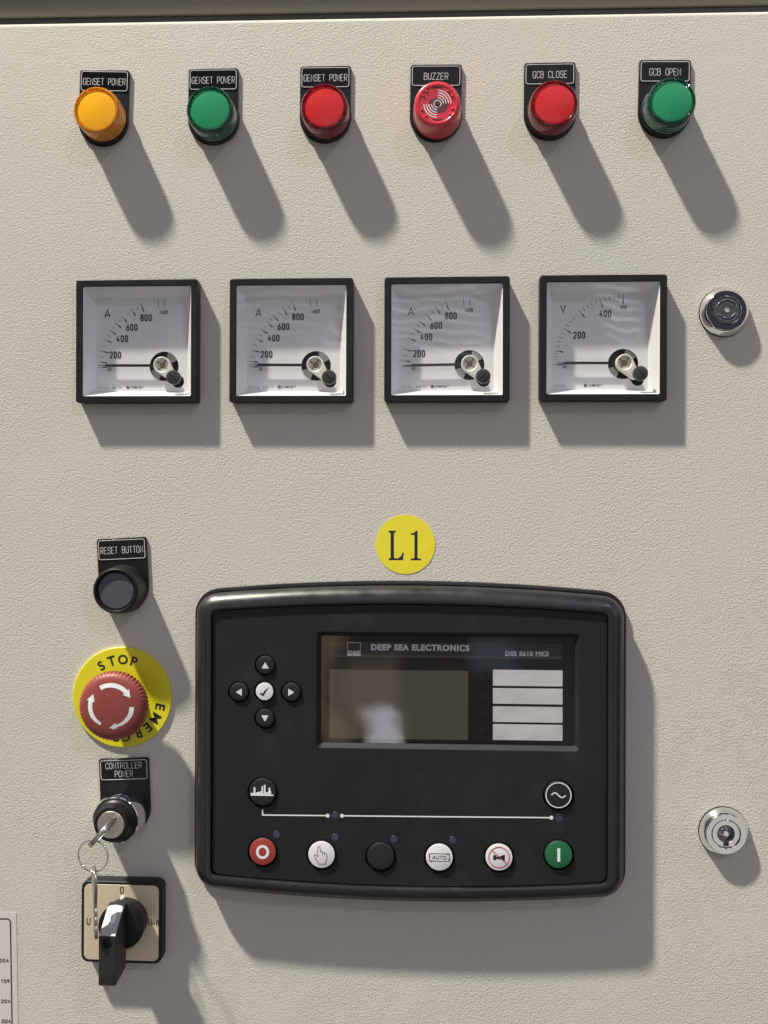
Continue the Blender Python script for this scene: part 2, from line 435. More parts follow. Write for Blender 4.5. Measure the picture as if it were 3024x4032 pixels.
def font(text, cx, cy, cap, width=None, bold=0.0, z=0, align='CENTER', spacing=1.0):
    """outline lettering with the built-in font, cap height in mm"""
    cu = bpy.data.curves.new('lettering', 'FONT'); cu.body = text; cu.size = cap / .72; cu.offset = bold
    cu.space_character = spacing
    cu.resolution_u = 4
    ob = bpy.data.objects.new('lettering', cu)
    me = bpy.data.meshes.new_from_object(ob)
    bpy.data.objects.remove(ob); bpy.data.curves.remove(cu)
    xs = [v.co.x for v in me.vertices]; ys = [v.co.y for v in me.vertices]
    w = max(xs) - min(xs); hh = max(ys) - min(ys)
    sx = width / w if width else 1; sy = cap / hh
    if not width: sx = sy
    mx = (max(xs) + min(xs)) / 2 if align == 'CENTER' else (min(xs) if align == 'LEFT' else max(xs))
    my = (max(ys) + min(ys)) / 2
    for v in me.vertices:
        v.co = ((cx + (v.co.x - mx) * sx) / 1000, (cy + (v.co.y - my) * sy) / 1000, z / 1000)
    return me

# ------------------------------------------------------------------ object helpers
def place(x, y, h=0.0, rot=0.0):
    return Matrix.Translation((x / 1000, -h / 1000, y / 1000)) @ Matrix.Rotation(R(90), 4, 'X') @ Matrix.Rotation(rot, 4, 'Z')
def thing(name, label, cat, mtx, group=None):
    o = bpy.data.objects.new(name, None); o.empty_display_size = .01; COL.objects.link(o); o.matrix_world = mtx
    o['label'] = label; o['category'] = cat
    if group: o['group'] = group
    return o
def part(name, me, m, parent, label=None, kind=None):
    me.materials.clear(); me.materials.append(M[m]); me.name = name
    o = bpy.data.objects.new(name, me); COL.objects.link(o); o.parent = parent
    if label: o['label'] = label
    if kind: o['kind'] = kind
    return o
def single(name, me, m, mtx, label=None, cat=None, group=None, kind=None):
    me.materials.clear(); me.materials.append(M[m]); me.name = name
    o = bpy.data.objects.new(name, me); COL.objects.link(o); o.matrix_world = mtx
    for k_, v_ in (('label', label), ('category', cat), ('group', group), ('kind', kind)):
        if v_: o[k_] = v_
    return o
def share(name, src, parent, loc=(0, 0, 0), rot=0):
    o = src.copy(); COL.objects.link(o); o.parent = parent
    o.location = (loc[0] / 1000, loc[1] / 1000, loc[2] / 1000); o.rotation_euler = (0, 0, rot)
    return o

# ------------------------------------------------------------------ setting: door with meter cut-outs, frame above
METERS = [((301.5, 1104.5), (774, 1102), (301.5, 1583), (775, 1580)),
          ((905, 1101), (1386, 1099), (907, 1580), (1388, 1578)),
          ((1516.5, 1090), (2004, 1086), (1518, 1584), (2002.5, 1582)),
          ((2124.5, 1086), (2626, 1083), (2127, 1576.5), (2626.5, 1575))]
MH = 7.6
mpos = []
for q in METERS:
    p = [U(a, b, MH) for a, b in q]
    c_ = sum(p, Vector((0, 0))) / 4
    d = (p[1] - p[0]) + (p[3] - p[2])
    mpos.append((c_, math.atan2(d.y, d.x), (p[1] - p[0]).length, (p[0] - p[2]).length))
tl = U(0, 90, 0); tr = U(3024, 39, 0)
ytop = lambda x: tl.y + (tr.y - tl.y) * (x - tl.x) / (tr.x - tl.x)
X0, X1 = -700, 620
tilt = math.atan2(tr.y - tl.y, tr.x - tl.x)
# door sheet: horizontal strips with four square openings for the meters
mb = MB()
xs = [X0]
for c_, a, w_, h_ in mpos: xs += [c_.x - 33.5, c_.x + 33.5]
xs.append(X1)
ycuts = [(c_.y + 33.5, c_.y - 33.5) for c_, *_ in mpos]
yt = max(a for a, b in ycuts) + 8; yb = min(b for a, b in ycuts) - 8
def Q(x0, x1, ya0, ya1, yb0, yb1): mb.poly([(x0, ya0, 0), (x1, ya1, 0), (x1, yb1, 0), (x0, yb0, 0)][::-1])
for i in range(len(xs) - 1):
    a, b = xs[i], xs[i + 1]
    Q(a, b, ytop(a) - 3, ytop(b) - 3, yt, yt)
    Q(a, b, yb, yb, -620, -620)
    if i % 2:
        c_ = mpos[i // 2][0]
        Q(a, b, yt, yt, c_.y + 33.5, c_.y + 33.5); Q(a, b, c_.y - 33.5, c_.y - 33.5, yb, yb)
    else: Q(a, b, yt, yt, yb, yb)
# rolled top edge and the return flange behind it
N = 8
prev = None
for k_ in range(N + 1):
    a = R(90 * k_ / N)
    row = [(x, ytop(x) - 3 + 3 * math.sin(a), -3 + 3 * math.cos(a)) for x in xs]
    if prev: mb.quadstrip(prev, row)
    prev = row
row = [(x, ytop(x), -22) for x in xs]
mb.quadstrip(prev, row)
bm_ = mb.mesh(True, angle=50)
b2 = bmesh.new(); b2.from_mesh(bm_); bmesh.ops.remove_doubles(b2, verts=b2.verts, dist=1e-7); b2.to_mesh(bm_); b2.free()
finish(bm_, True, 50)
single('cabinet_door', bm_, 'door', place(0, 0), kind='structure')
# cabinet frame above the door: recessed rail, rolled gutter lip
mb = MB()
def rail(y0, y1, z0, z1):
    a = [(X0, ytop(X0) + y0, z0), (X1, ytop(X1) + y0, z0)]; b = [(X0, ytop(X0) + y1, z1), (X1, ytop(X1) + y1, z1)]
    mb.quadstrip(a, b)
prof = [(-30, -24), (9.5, -24), (9.8, -20), (10.4, -17.2), (11.6, -15.2), (13.5, -14.2), (16, -14), (40, -14), (60, -14)]
for a, b in zip(prof, prof[1:]): rail(a[0], b[0], a[1], b[1])
fm = mb.mesh(True, angle=60)
b2 = bmesh.new(); b2.from_mesh(fm); bmesh.ops.remove_doubles(b2, verts=b2.verts, dist=1e-7); b2.to_mesh(fm); b2.free(); finish(fm, True, 60)
single('cabinet_frame', fm, 'frame', place(0, 0), kind='structure')
mb = MB(); mb.box(X0, X1, 0, 7.5, -23.8, -14.5)
single('door_seal', mb.mesh(bevel=1.6), 'seal', place(0, ytop(0) + 2.2, 0, tilt), kind='structure')
mb = MB()
mb.box(X0, X1, 0, 14, -13.9, -7.5)  # unseen lip added above the view to shade the recessed frame strip
mm_ = mb.mesh(bevel=2)
single('unseen_shade_lip', mm_, 'frame', place(0, ytop(0) + 24, 0, tilt), kind='structure')

# ------------------------------------------------------------------ legend plates and pilot lamps
def legend_plate(root, mtx, TLp, TRp, lines, textw, holedrop=30.0):
    a, b = U(*TLp, 1.6), U(*TRp, 1.6)
    w = (b - a).length
    inv = mtx.inverted()
    def loc(p): q = inv @ Vector((p.x / 1000, -.0016, p.y / 1000)); return q.x * 1000, q.y * 1000
    ax_, ay_ = loc(a); bx_, by_ = loc(b)
    cx, ty = (ax_ + bx_) / 2, (ay_ + by_) / 2
    r = w / 2
    hy = ty - holedrop
    pts = [(cx - r, ty - 1), (cx - r + 1, ty)][::-1]
    pts = [(cx + r - 1, ty), (cx - r + 1, ty), (cx - r, ty - 1)]
    for i in range(33):
        t = math.pi + math.pi * i / 32
        pts.append((cx + r * math.cos(t), hy + r * math.sin(t)))
    pts.append((cx + r, ty - 1))
    lp = part('legend_plate', fill2d([pts], 0.1, 1.6, .25), 'legend', root)
    ph = 12.0
    ic = (cx, ty - .7 - ph / 2)
    part('engraved_insert', fill2d([rrect(ic[0], ic[1], w - 1.2, ph, 1.2)], 1.5, 1.95, .12), 'insert', lp)
    mb = MB()
    mb.line(rrect(ic[0], ic[1], w - 2.2, ph - .9, 1.2, 5), .28, 1.98, True)
    if len(lines) == 1: stroke(mb, lines[0], ic[0], ic[1] - .35, 4.0, textw, .22, 1.98, .80)
    else:
        stroke(mb, lines[0], ic[0], ic[1] + 2.5, 3.7, textw, .22, 1.98, .80)
        stroke(mb, lines[1], ic[0], ic[1] - 2.3, 3.7, textw * .5, .22, 1.98, .80)
    part('lettering', mb.mesh(), 'white', lp)
def angle_of(TLp, TRp):
    a, b = U(*TLp, 1.6), U(*TRp, 1.6); return math.atan2(b.y - a.y, b.x - a.x)

LAMPS = [
 ((378.5, 432), (315.6, 274.3), (510.9, 277), 'GENSET POWER', 25.3, 'amber', 'amber round pilot lamp under the leftmost GENSET POWER plate'),
 ((825, 430), (742.5, 270.5), (938.9, 268), 'GENSET POWER', 25.3, 'green', 'green round pilot lamp under a GENSET POWER plate, between the amber and a red lamp'),
 ((1276, 420), (1182.5, 260.8), (1382, 258.6), 'GENSET POWER', 25.3, 'red', 'red round pilot lamp under a GENSET POWER plate, left of the buzzer'),
 ((2182.5, 407.5), (2063.6, 248), (2266.6, 244.4), 'GCB CLOSE', 19.5, 'red', 'red round pilot lamp under the GCB CLOSE plate, right of the buzzer'),
 ((2646, 398), (2517, 235.8), (2722, 235.8), 'GCB OPEN', 17.8, 'green', 'green round pilot lamp under the GCB OPEN plate, at the right end of the row'),
]
for (fx, fy), TLp, TRp, txt, tw, colr, lab in LAMPS:
    p = U(fx, fy, 17); th = angle_of(TLp, TRp)
    m_ = place(p.x, p.y, 0, th)
    t = thing('pilot_lamp', lab, 'pilot lamp', m_, 'pilot lamps in the top row')
    legend_plate(t, m_, TLp, TRp, [txt], tw)
    part('lamp_base', lathe([(14.3, 1.7), (14.3, 4.6), (13.6, 5.3), (12.5, 5.3), (0, 5.3)]), 'black', t)
    core = part('diffuser', lathe([(11.0, 5.2), (11.1, 9), (11.2, 15.6), (11.35, 16.4), (11.1, 16.9), (10, 17.1), (0, 17.35)]), colr + '_lens', t)
    part('clear_cap', lathe([(13.7, 5.35), (13.75, 8), (13.55, 15.2), (13.2, 16.7), (12.6, 17.6), (12.0, 17.7), (11.6, 17.3), (11.42, 16.4), (11.4, 8), (11.6, 5.35), (13.7, 5.35)]), colr + '_shell', t)

# buzzer
TLp, TRp = (1617, 254), (1819, 253)
p = U(1722.5, 409, 19); th = angle_of(TLp, TRp); m_ = place(p.x, p.y, 0, th)
t = thing('buzzer', 'red translucent buzzer printed with white sound waves under the BUZZER plate', 'buzzer', m_)
legend_plate(t, m_, TLp, TRp, ['BUZZER'], 14.0)
part('buzzer_base', lathe([(14.3, 1.7), (14.3, 3.2), (13.9, 3.4), (0, 3.4)]), 'black', t)
cap = part('buzzer_cap', lathe([(13.9, 3.4), (13.8, 6), (13.25, 15), (13.0, 18), (12.5, 19.0), (11.6, 19.5), (10.6, 19.5), (10.2, 19.2), (9.6, 19.1), (0, 19.1)]), 'buzzer', t)
mb = MB()
blob = [(3.2 + 5.4 * math.cos(a) * (1 + .10 * math.sin(3 * a)) - 2.4, -1.0 + 4.9 * math.sin(a) * (1 + .12 * math.cos(2 * a))) for a in [2 * math.pi * i / 40 for i in range(40)]]
mb.flat(blob, 19.1)
part('sounder_disc', mb.mesh(), 'buzzer_dark', t)
mb = MB()
def arc(cx, cy, r, a0, a1, n=20): return [(cx + r * math.sin(R(a0 + (a1 - a0) * i / n)), cy + r * math.cos(R(a0 + (a1 - a0) * i / n))) for i in range(n + 1)]
mb.line(circ(0, 0, 2.0, 32), .42, 19.15, True)
for r in (3.35, 4.75, 6.15, 7.55):
    mb.line(arc(0, 0, r, 2, 88), .46, 19.15); mb.line(arc(0, 0, r, 182, 268), .46, 19.15)
part('sound_wave_print', mb.mesh(), 'white', t)
for a0 in (-18, 162):
    mb = MB(); mb.line(arc(0, 0, 9.1, a0, a0 + 34), .75, 19.12)
    part('sound_slot', mb.mesh(), 'hole', t)
for k_, a in enumerate((40, 62, 108, 130, 222, 248, 300, 318)):
    r = 9.2
    part('rivet', lathe([(.75, 19.0), (.7, 19.5), (.4, 19.75), (0, 19.8)], 12, r * math.sin(R(a)), r * math.cos(R(a))), 'buzzer', t)
part('centre_pin', lathe([(.9, 19.1), (.8, 19.6), (0, 19.8)], 16), 'buzzer_dark', t)

# ------------------------------------------------------------------ panel meters
PV = (13.3, -13.2)
def dirp(deg, r): a = R(180 - deg); return PV[0] + r * math.cos(a), PV[1] + r * math.sin(a)
def meter(idx, kind, label, needle):
    c_, rot, w_, h_ = mpos[idx]
    t = thing('panel_meter', label, 'meter', place(c_.x, c_.y, 0, rot), 'square panel meters')
    S = 71.6
    part('bezel', fill2d([rrect(0, 0, S, S, 1.6, 4), rrect(0, 0, 63.6, 63.6, .8, 3)[::-1]], 0.05, MH, .45), 'black', t)
    # sloping inner walls down to the dial
    DZ = -3.0; dw, dh = 54.8, 55.6
    mb = MB()
    a = [(x * 31.75, y * 31.75, 6.9) for x, y in ((1, 1), (-1, 1), (-1, -1), (1, -1))]
    b = [(x * dw / 2, y * dh / 2 - .3, DZ) for x, y in ((1, 1), (-1, 1), (-1, -1), (1, -1))]
    mb.quadstrip(a, b, True)
    part('inner_frame', mb.mesh(), 'meterwhite', t)
    # dial card with the keyhole opening
    hole = []
    c2 = (21.6, -22.2); r1, r2 = 8.7, 3.7
    ang = math.atan2(c2[1] - PV[1], c2[0] - PV[0])
    for i in range(49):
        a_ = ang + R(20) + (2 * math.pi - R(40)) * i / 48
        hole.append((PV[0] + r1 * math.cos(a_), PV[1] + r1 * math.sin(a_)))
    for i in range(21):
        a_ = ang - R(100) + R(200) * i / 20
        hole.append((c2[0] + r2 * math.cos(a_), c2[1] + r2 * math.sin(a_)))
    rect = [(dw / 2, dh / 2 - .3), (-dw / 2, dh / 2 - .3), (-dw / 2, -dh / 2 - .3), (dw / 2, -dh / 2 - .3)]
    dial = part('dial', fill2d([rect, hole[::-1]], DZ - .5, DZ - .02), 'dial', t)
    mb = MB(); mb.box(1, 27, -28, -1, -9.5, -9)
    part('movement', mb.mesh(), 'cavity', t)
    mb = MB()
    for a0, a1 in ((12, 62), (205, 255)):
        mb.poly([(PV[0] + r * math.sin(R(a)), PV[1] + r * math.cos(R(a)), -5) for r, seq in ((9.3, [a0 + (a1 - a0) * i / 8 for i in range(9)]), (3, [a1, a0])) for a in seq][::-1])
    part('steel_pole_piece', mb.mesh(), 'steel', t)
    # printing
    mb = MB(); z = DZ
    if kind == 'A':
        for ang_ in (-.7, 3.7, 13.7, 24.2, 33.4, 41.5, 49.6, 60.1, 69.3):
            mb.line([dirp(ang_, 34.4), dirp(ang_, 36.9)], .7, z); mb.line([dirp(ang_, 36.9), dirp(ang_, 39.5)], .3, z)
        for ang_ in (8.6, 18.9, 28.9, 37.5, 45.7, 55.1, 65.0): mb.line([dirp(ang_, 36.8), dirp(ang_, 38.9)], .25, z)
        for ang_ in (84.6, 90.3): mb.line([dirp(ang_, 34.6), dirp(ang_, 39.3)], .28, z)
        for ang_ in (3.7, 69.3): mb.disc(*dirp(ang_, 40.4), .24, z, 10)
        for s_, x, y in (('200', 470, 808), ('400', 537, 655), ('600', 628, 548), ('800', 765, 458)):
            stroke(mb, s_, (x - 725) / 16, (706 - y) / 16, 4.1, 6.9, .68, z, .82)
        stroke(mb, '1600', (930 - 725) / 16, (706 - 407) / 16, 2.3, 5.0, .32, z, .78)
        stroke(mb, 'A', (393 - 725) / 16, (706 - 417) / 16, 4.9, 3.9, .6, z)
        stroke(mb, '0', (416 - 725) / 16, (706 - 934) / 16, 3.2, 1.9, .42, z)
    else:
        for k_ in range(0, 26):
            v = k_ * 20
            ang_ = v / 100 * 19.6 - 8.2 if v >= 100 else {0: -.5, 20: 1.2, 40: 3.6, 60: 6.0, 80: 8.6}[v]
            if v == 20: continue
            if v % 100 == 0: mb.line([dirp(ang_, 34.8), dirp(ang_, 37.2)], .7, z); mb.line([dirp(ang_, 37.2), dirp(ang_, 40.0)], .3, z)
            else: mb.line([dirp(ang_, 37.8), dirp(ang_, 40.0)], .25, z)
        for s_, x, y in (('200', 560, 625), ('400', 798, 427)):
            stroke(mb, s_, (x - 750) / 16, (681 - y) / 16, 4.1, 6.9, .68, z, .82)
        stroke(mb, '500', (965 - 750) / 16, (681 - 368) / 16, 2.1, 3.6, .3, z, .78)
        stroke(mb, 'V', (411 - 750) / 16, (681 - 381) / 16, 5.0, 3.4, .6, z)
        stroke(mb, '0', (425 - 750) / 16, (681 - 905) / 16, 3.2, 1.9, .42, z)
    # maker's mark
    lx, ly = -8.3, -25.6
    mb.flat([(lx - .85, ly - .75), (lx + .85, ly - .75), (lx + .85, ly + .5), (lx, ly - .15), (lx - .85, ly + .5)], z)
    mb.flat([(lx - .75, ly + .8), (lx, ly + .15), (lx + .75, ly + .8)], z)
    sc = join(mb.mesh(), font('COMPLEE', lx + 1.3, ly - .05, 1.35, 7.0, .03, z + .05, 'LEFT'), font('®', lx + 8.7, ly + .35, 1.1, None, 0, z + .05, 'LEFT'))
    part('scale_print', sc, 'ink', dial)
    mb = MB()
    if kind == 'A': stroke(mb, '800/5A', -14.8, -25.7, 1.5, 6.0, .2, z)
    x0 = -25.6
    mb.line([(x0 + .6, -24.9), (x0, -25.0), (x0 + .5, -25.7), (x0, -26.4), (x0 + .6, -26.5)], .18, z)
    mb.line([(x0 + 1.2, -25.6), (x0 + 1.8, -25.4), (x0 + 2.3, -25.8), (x0 + 2.8, -25.6)], .18, z)
    mb.line([(x0 + 3.2, -25.2), (x0 + 3.2, -26.0), (x0 + 3.9, -26.0), (x0 + 3.9, -25.2)], .18, z)
    mb.line([(x0 + 4.4, -26.4), (x0 + 5.9, -26.4)], .18, z); mb.line([(x0 + 5.15, -26.4), (x0 + 5.15, -24.9)], .18, z)
    part('rating_print', mb.mesh(), 'ink_grey', dial)
    # needle, boss, adjuster
    a_ = R(180 - needle)
    dx, dy = math.cos(a_), math.sin(a_); nx, ny = -dy, dx
    def P(r, s_): return (PV[0] + dx * r + nx * s_, PV[1] + dy * r + ny * s_)
    mb = MB()
    for ring in ([P(6, -.75), P(33.4, -.75), P(34.6, -.2), P(38.8, -.1), P(38.8, .1), P(34.6, .2), P(33.4, .75), P(6, .75)],):
        n = len(ring); o = len(mb.v)
        mb.v += [(x, y, -.5) for x, y in ring] + [(x, y, .35) for x, y in ring]
        mb.f.append(tuple(range(o, o + n))[::-1]); mb.f.append(tuple(range(o + n, o + 2 * n)))
        for i in range(n): mb.f.append((o + i, o + (i + 1) % n, o + n + (i + 1) % n, o + n + i))
    part('needle', mb.mesh(), 'blackgloss', t)
    mb = MB()
    # tangent arm from the boss to the adjuster
    sp = (19.0, -20.2)
    bo = []
    an = math.atan2(sp[1] - PV[1], sp[0] - PV[0])
    for i in range(25):
        q = an + R(80) + R(200) * i / 24; bo.append((PV[0] + 4.9 * math.cos(q), PV[1] + 4.9 * math.sin(q)))
    for i in range(13):
        q = an - R(85) + R(170) * i / 12; bo.append((sp[0] + 2.5 * math.cos(q), sp[1] + 2.5 * math.sin(q)))
    bs = part('boss', fill2d([bo, circ(PV[0], PV[1], 3.95, 32)[::-1]], -2.5, 2.6, .5), 'boss', t)
    part('jewel_cup', lathe([(4.0, 1.8), (3.5, .6), (2.4, .6), (2.4, .9), (2.1, .9), (2.0, .0), (1.0, -.2), (0, -.2)], 32, *PV), 'boss', bs)
    mb = MB()
    for k_ in range(4):
        a0 = R(45 + 90 * k_ + 8); ux, uy = math.cos(a0), math.sin(a0); vx, vy = -uy, ux
        mb.poly([(PV[0] + ux * r + vx * w_, PV[1] + uy * r + vy * w_, 1.15) for r, w_ in ((1.9, -.42), (3.6, -.42), (3.6, .42), (1.9, .42))])
    part('cup_spokes', mb.mesh(), 'ink_grey', bs)
    part('jewel', lathe([(1.7, -.15), (1.3, .5), (0, .7)], 16, *PV), 'jewel', bs)
    win = fill2d([rrect(0, 0, 63.4, 63.4, .6, 3)], 6.2)
    part('window', win, 'glass', t)
    ap = U(*[(680.4, 1484.7), (1295, 1484), (1903, 1480), (2524, 1469)][idx], 8)
    q = place(c_.x, c_.y, 0, rot).inverted() @ Vector((ap.x / 1000, 0, ap.y / 1000))
    ax_, ay_ = q.x * 1000, q.y * 1000
    scw = part('zero_screw', lathe([(4.2, 5.2), (4.2, 7.3), (3.9, 7.9), (3.3, 8.1), (0, 8.15)], 40, ax_, ay_), 'screwhead', t)
    sl = R([-40, -40, 55, -52][idx])
    mb = MB(); mb.line([(ax_ - 2.3 * math.cos(sl), ay_ - 2.3 * math.sin(sl)), (ax_ + 2.3 * math.cos(sl), ay_ + 2.3 * math.sin(sl))], .75, 8.16)
    part('screw_slot', mb.mesh(), 'hole', scw)
    return t
meter(0, 'A', 'square black framed ammeter, leftmost of the row, under the amber and green lamps', .3)
meter(1, 'A', 'square black framed ammeter, second from the left in the meter row', .3)
meter(2, 'A', 'square black framed ammeter beside the voltmeter, under the buzzer, pointer sagging slightly', -.9)
meter(3, 'V', 'square black framed voltmeter marked V, rightmost in the meter row', .3)

# ------------------------------------------------------------------ locks
def lock(px, py, kind, label):
    p = U(px, py, 6)
    t = thing('cabinet_lock', label, 'lock', place(p.x, p.y), 'chrome door locks')
    part('rosette', lathe([(13.4, 0.6), (13.8, .8), (13.8, 1.6), (13.3, 2.4), (12.1, 4.6), (11.4, 5.7), (11.0, 6.0), (8.3, 6.0), (8.0, 5.7), (8.0, 1.0), (0, 1.0)], 96), 'chrome', t)
    part('washer', lathe([(14.1, .05), (14.1, .55), (13.0, .6)], 64), 'black', t)
    if kind == 0:
        b = part('lock_barrel', lathe([(7.7, 1.1), (7.7, 5.1), (7.4, 5.5), (0, 5.5)], 64), 'darkchrome', t)
        mb = MB()
        for s_, off in ((1, 2), (-1, 2)):
            pts = [(8 * .78 * math.cos(R(a)), 8 * .78 * math.sin(R(a))) for a in range(14, 167, 9)]
            pts += [(-4.3, 1.5), (-3.8, 2.6)] + [(4.1 * math.cos(R(a)), 4.1 * math.sin(R(a))) for a in range(146, 33, -9)] + [(3.8, 2.4), (4.6, 1.5)]
            if s_ < 0: pts = [(x * -1, y * -1) for x, y in pts]
            rr = fill2d([[(x * math.cos(.08) - y * math.sin(.08), x * math.sin(.08) + y * math.cos(.08)) for x, y in pts]], 5.45, 6.6, .25)
            part('keyway_cheek', rr, 'chrome', t)
        part('pin', lathe([(1.5, 5.4), (1.5, 6.8), (1.2, 7.1), (.7, 7.0), (0, 6.6)], 24), 'chrome', t)
    else:
        outer = circ(0, 0, 7.7, 64); inner = []
        for i in range(41):
            a = R(-90 + 17 + 326 * i / 40); inner.append((4.8 * math.cos(a), 4.8 * math.sin(a)))
        inner += [(-1.4, -6.9), (1.4, -6.9)]
        part('lock_barrel', fill2d([outer, inner[::-1]], 2.6, 5.5, .3), 'chrome', t)
        part('keyway', lathe([(7.6, 1.1), (7.6, 1.6), (0, 1.6)], 32), 'darkchrome', t)
        mb = MB()
        part('pin', lathe([(3.2, 1.6), (2.4, 2.6), (1.7, 3.2), (1.7, 5.2), (1.4, 5.6), (0, 5.6)], 24), 'chrome', t)
lock(2862, 1222, 0, 'round chrome lock with crossed keyway, right of the voltmeter')
lock(2860, 3285, 1, 'round chrome lock with double-bit keyway, right of the controller')

# ------------------------------------------------------------------ L1 sticker
p = U(1596.5, 2143.5, .1)
t = thing('round_sticker', 'round yellow paper sticker printed L1 above the controller', 'sticker', place(p.x, p.y))
part('disc', lathe([(17.2, .02), (17.2, .22), (0, .24)], 80), 'sticker', t)
def st(x, y): return ((x - 815) * .2411 / 6.79, (678 - y) * .2411 / 6.79)
Lp = [(540, 455), (657, 455), (657, 478), (625, 490), (627, 895), (650, 907), (700, 905), (745, 870), (765, 812), (790, 820), (772, 935), (540, 935), (540, 912), (572, 900), (572, 492), (540, 480)]
one = [(1005, 449), (1012, 455), (1012, 890), (1030, 908), (1070, 910), (1070, 936), (902, 936), (902, 910), (945, 905), (962, 890), (962, 522), (905, 522), (902, 497), (950, 490), (985, 462)]
part('letter', fill2d([[st(*q) for q in Lp]], .27), 'ink', t)
part('letter', fill2d([[st(*q) for q in one]], .27), 'ink', t)

# ------------------------------------------------------------------ reset button
TLp, TRp = (380, 2122.7), (575.6, 2113.4)
p = U(453.6, 2327, 17); th = angle_of(TLp, TRp); m_ = place(p.x, p.y, 0, th)
t = thing('push_button', 'black push button with slate grey cap under the RESET BUTTON plate', 'button', m_)
legend_plate(t, m_, TLp, TRp, ['RESET BUTTON'], 25.4, 28.5)
part('collar', lathe([(14.2, 1.7), (14.1, 4), (13.2, 15.6), (12.9, 16.8), (12.3, 17.4), (11.6, 17.3), (11.1, 16.6), (10.9, 15.0), (10.6, 14.8), (0, 14.8)]), 'black', t)
part('cap', lathe([(10.4, 14.0), (10.4, 15.2), (10.1, 15.6), (0, 15.8)]), 'cap_grey', t)

# ------------------------------------------------------------------ emergency stop
p = U(481, 2745, 1.2)
m_ = place(p.x, p.y)
t = thing('emergency_stop', 'red serrated mushroom stop button on a yellow STOP collar', 'emergency stop', m_)
part('collar', lathe([(29.4, .1), (29.4, 1.2), (29.1, 1.45), (0, 1.5)], 120), 'yellow', t)
def arc_text(s_, a0, step, rad, cap):
    ms = []
    for i, ch in enumerate(s_):
        a = a0 + step * i
        me = font(ch, 0, 0, cap, None, .2, 0)
        me.transform(Matrix.Translation((rad / 1000 * math.sin(R(a)), rad / 1000 * math.cos(R(a)), .00156)) @ Matrix.Rotation(-R(a), 4, 'Z'))
        ms.append(me)
    return join(*ms)
for w_, a_, r_ in (('STOP', -34, 22.2), ('EMERGENCY', 103.5, 23.3)):
    for i, ch in enumerate(w_): part('letter', arc_text(ch, a_ + 17.6 * i - 3.2 * max(0, i - 4), 0, r_, 5.7), 'ink', t)
hp = U(446.7, 2779.5, 18); q = (hp.x - p.x, hp.y - p.y)
part('neck', lathe([(12.5, 1.5), (12.5, 4), (11, 6), (11, 14)], 48, q[0] * .5, q[1] * .5), 'black', t)
def teeth(k_, u):
    if k_ in (2, 3, 4): return (.45, .55, .25)[k_ - 2] * max(-.3, math.cos(2 * math.pi * u * 54))
    return 0
hd = part('mushroom_head', lathe([(11, 12.0), (17.9, 12.0), (19.2, 14.5), (19.3, 18.3), (19.0, 19.7), (18.2, 20.8), (16.8, 21.6), (14, 22.2), (9, 22.7), (4, 22.9), (0, 23.0)], 432, q[0], q[1], teeth), 'mushroom', t)
def headz(r): return 23.05 - .35 * (r / 9) ** 2 - max(0, r - 11) * .05
for a0, a1 in ((-31, 48), (91, 166), (210, 286)):
    mb = MB(); n = 16; A = []; B = []
    for i in range(n + 1):
        a = R(a0 + (a1 - a0) * i / n)
        A.append((q[0] + 13.2 * math.sin(a), q[1] + .6 + 13.2 * math.cos(a), headz(13.2) + .12)); B.append((q[0] + 10.7 * math.sin(a), q[1] + .6 + 10.7 * math.cos(a), headz(10.7) + .08))
    mb.quadstrip(B, A)
    tip = R(a1 + 18); e1 = R(a1 - 2)
    mb.poly([(q[0] + 14.4 * math.sin(e1), q[1] + .6 + 14.4 * math.cos(e1), headz(14.4) + .2), (q[0] + 9.6 * math.sin(e1), q[1] + .6 + 9.6 * math.cos(e1), headz(9.6) + .13), (q[0] + 12.2 * math.sin(tip), q[1] + .6 + 12.2 * math.cos(tip), headz(12.2) + .16)])
    part('arrow', mb.mesh(), 'white', hd)

# ------------------------------------------------------------------ key switch, keys and ring
TLp, TRp = (388.3, 2988.4), (584.5, 2982.5)
fp = U(433.5, 3248, 24); bp_ = U(457, 3230, 16)
p = (fp + bp_) / 2; th = angle_of(TLp, TRp); m_ = place(p.x, p.y, 0, th)
t = thing('key_switch', 'chrome ringed key switch under the CONTROLLER POWER plate', 'key switch', m_)
legend_plate(t, m_, TLp, TRp, ['CONTROLLER', 'POWER'], 21.5, 29)
part('chrome_ring', lathe([(14.2, 1.7), (14.1, 5), (13.6, 14.5), (13.3, 15.8), (12.9, 16.1), (12.4, 15.8), (12.2, 14.5)]), 'chrome', t)
part('knob', lathe([(12.15, 14), (12.15, 16.8), (11.9, 17.4), (10.9, 18.2), (10.2, 22.6), (9.7, 23.6), (9.0, 23.9), (7.9, 23.9), (7.8, 23.2), (0, 23.2)]), 'black', t)
cyl = part('lock_cylinder', lathe([(7.7, 22.5), (7.7, 24.0), (7.4, 24.2), (0, 24.25)]), 'satin', t)
SD = R(48)
mb = MB(); mb.line([(-5.2 * math.cos(SD), -5.2 * math.sin(SD)), (5.2 * math.cos(SD), 5.2 * math.sin(SD))], 1.0, 24.3)
part('keyhole', mb.mesh(), 'hole', cyl)
def frame_matrix(x, y, h, ex, ey, ez):
    def w3(v): return Vector((v[0], -v[2], v[1]))
    m4 = Matrix.Identity(4)
    for i, v in enumerate((ex, ey, ez)):
        w = w3(v).normalized()
        for j in range(3): m4[j][i] = w[j]
    m4.translation = (x / 1000, -h / 1000, y / 1000)
    return m4
ex = Vector((math.cos(SD), math.sin(SD), 0)); ey = Vector((0, 0, 1)); ez = ex.cross(ey)
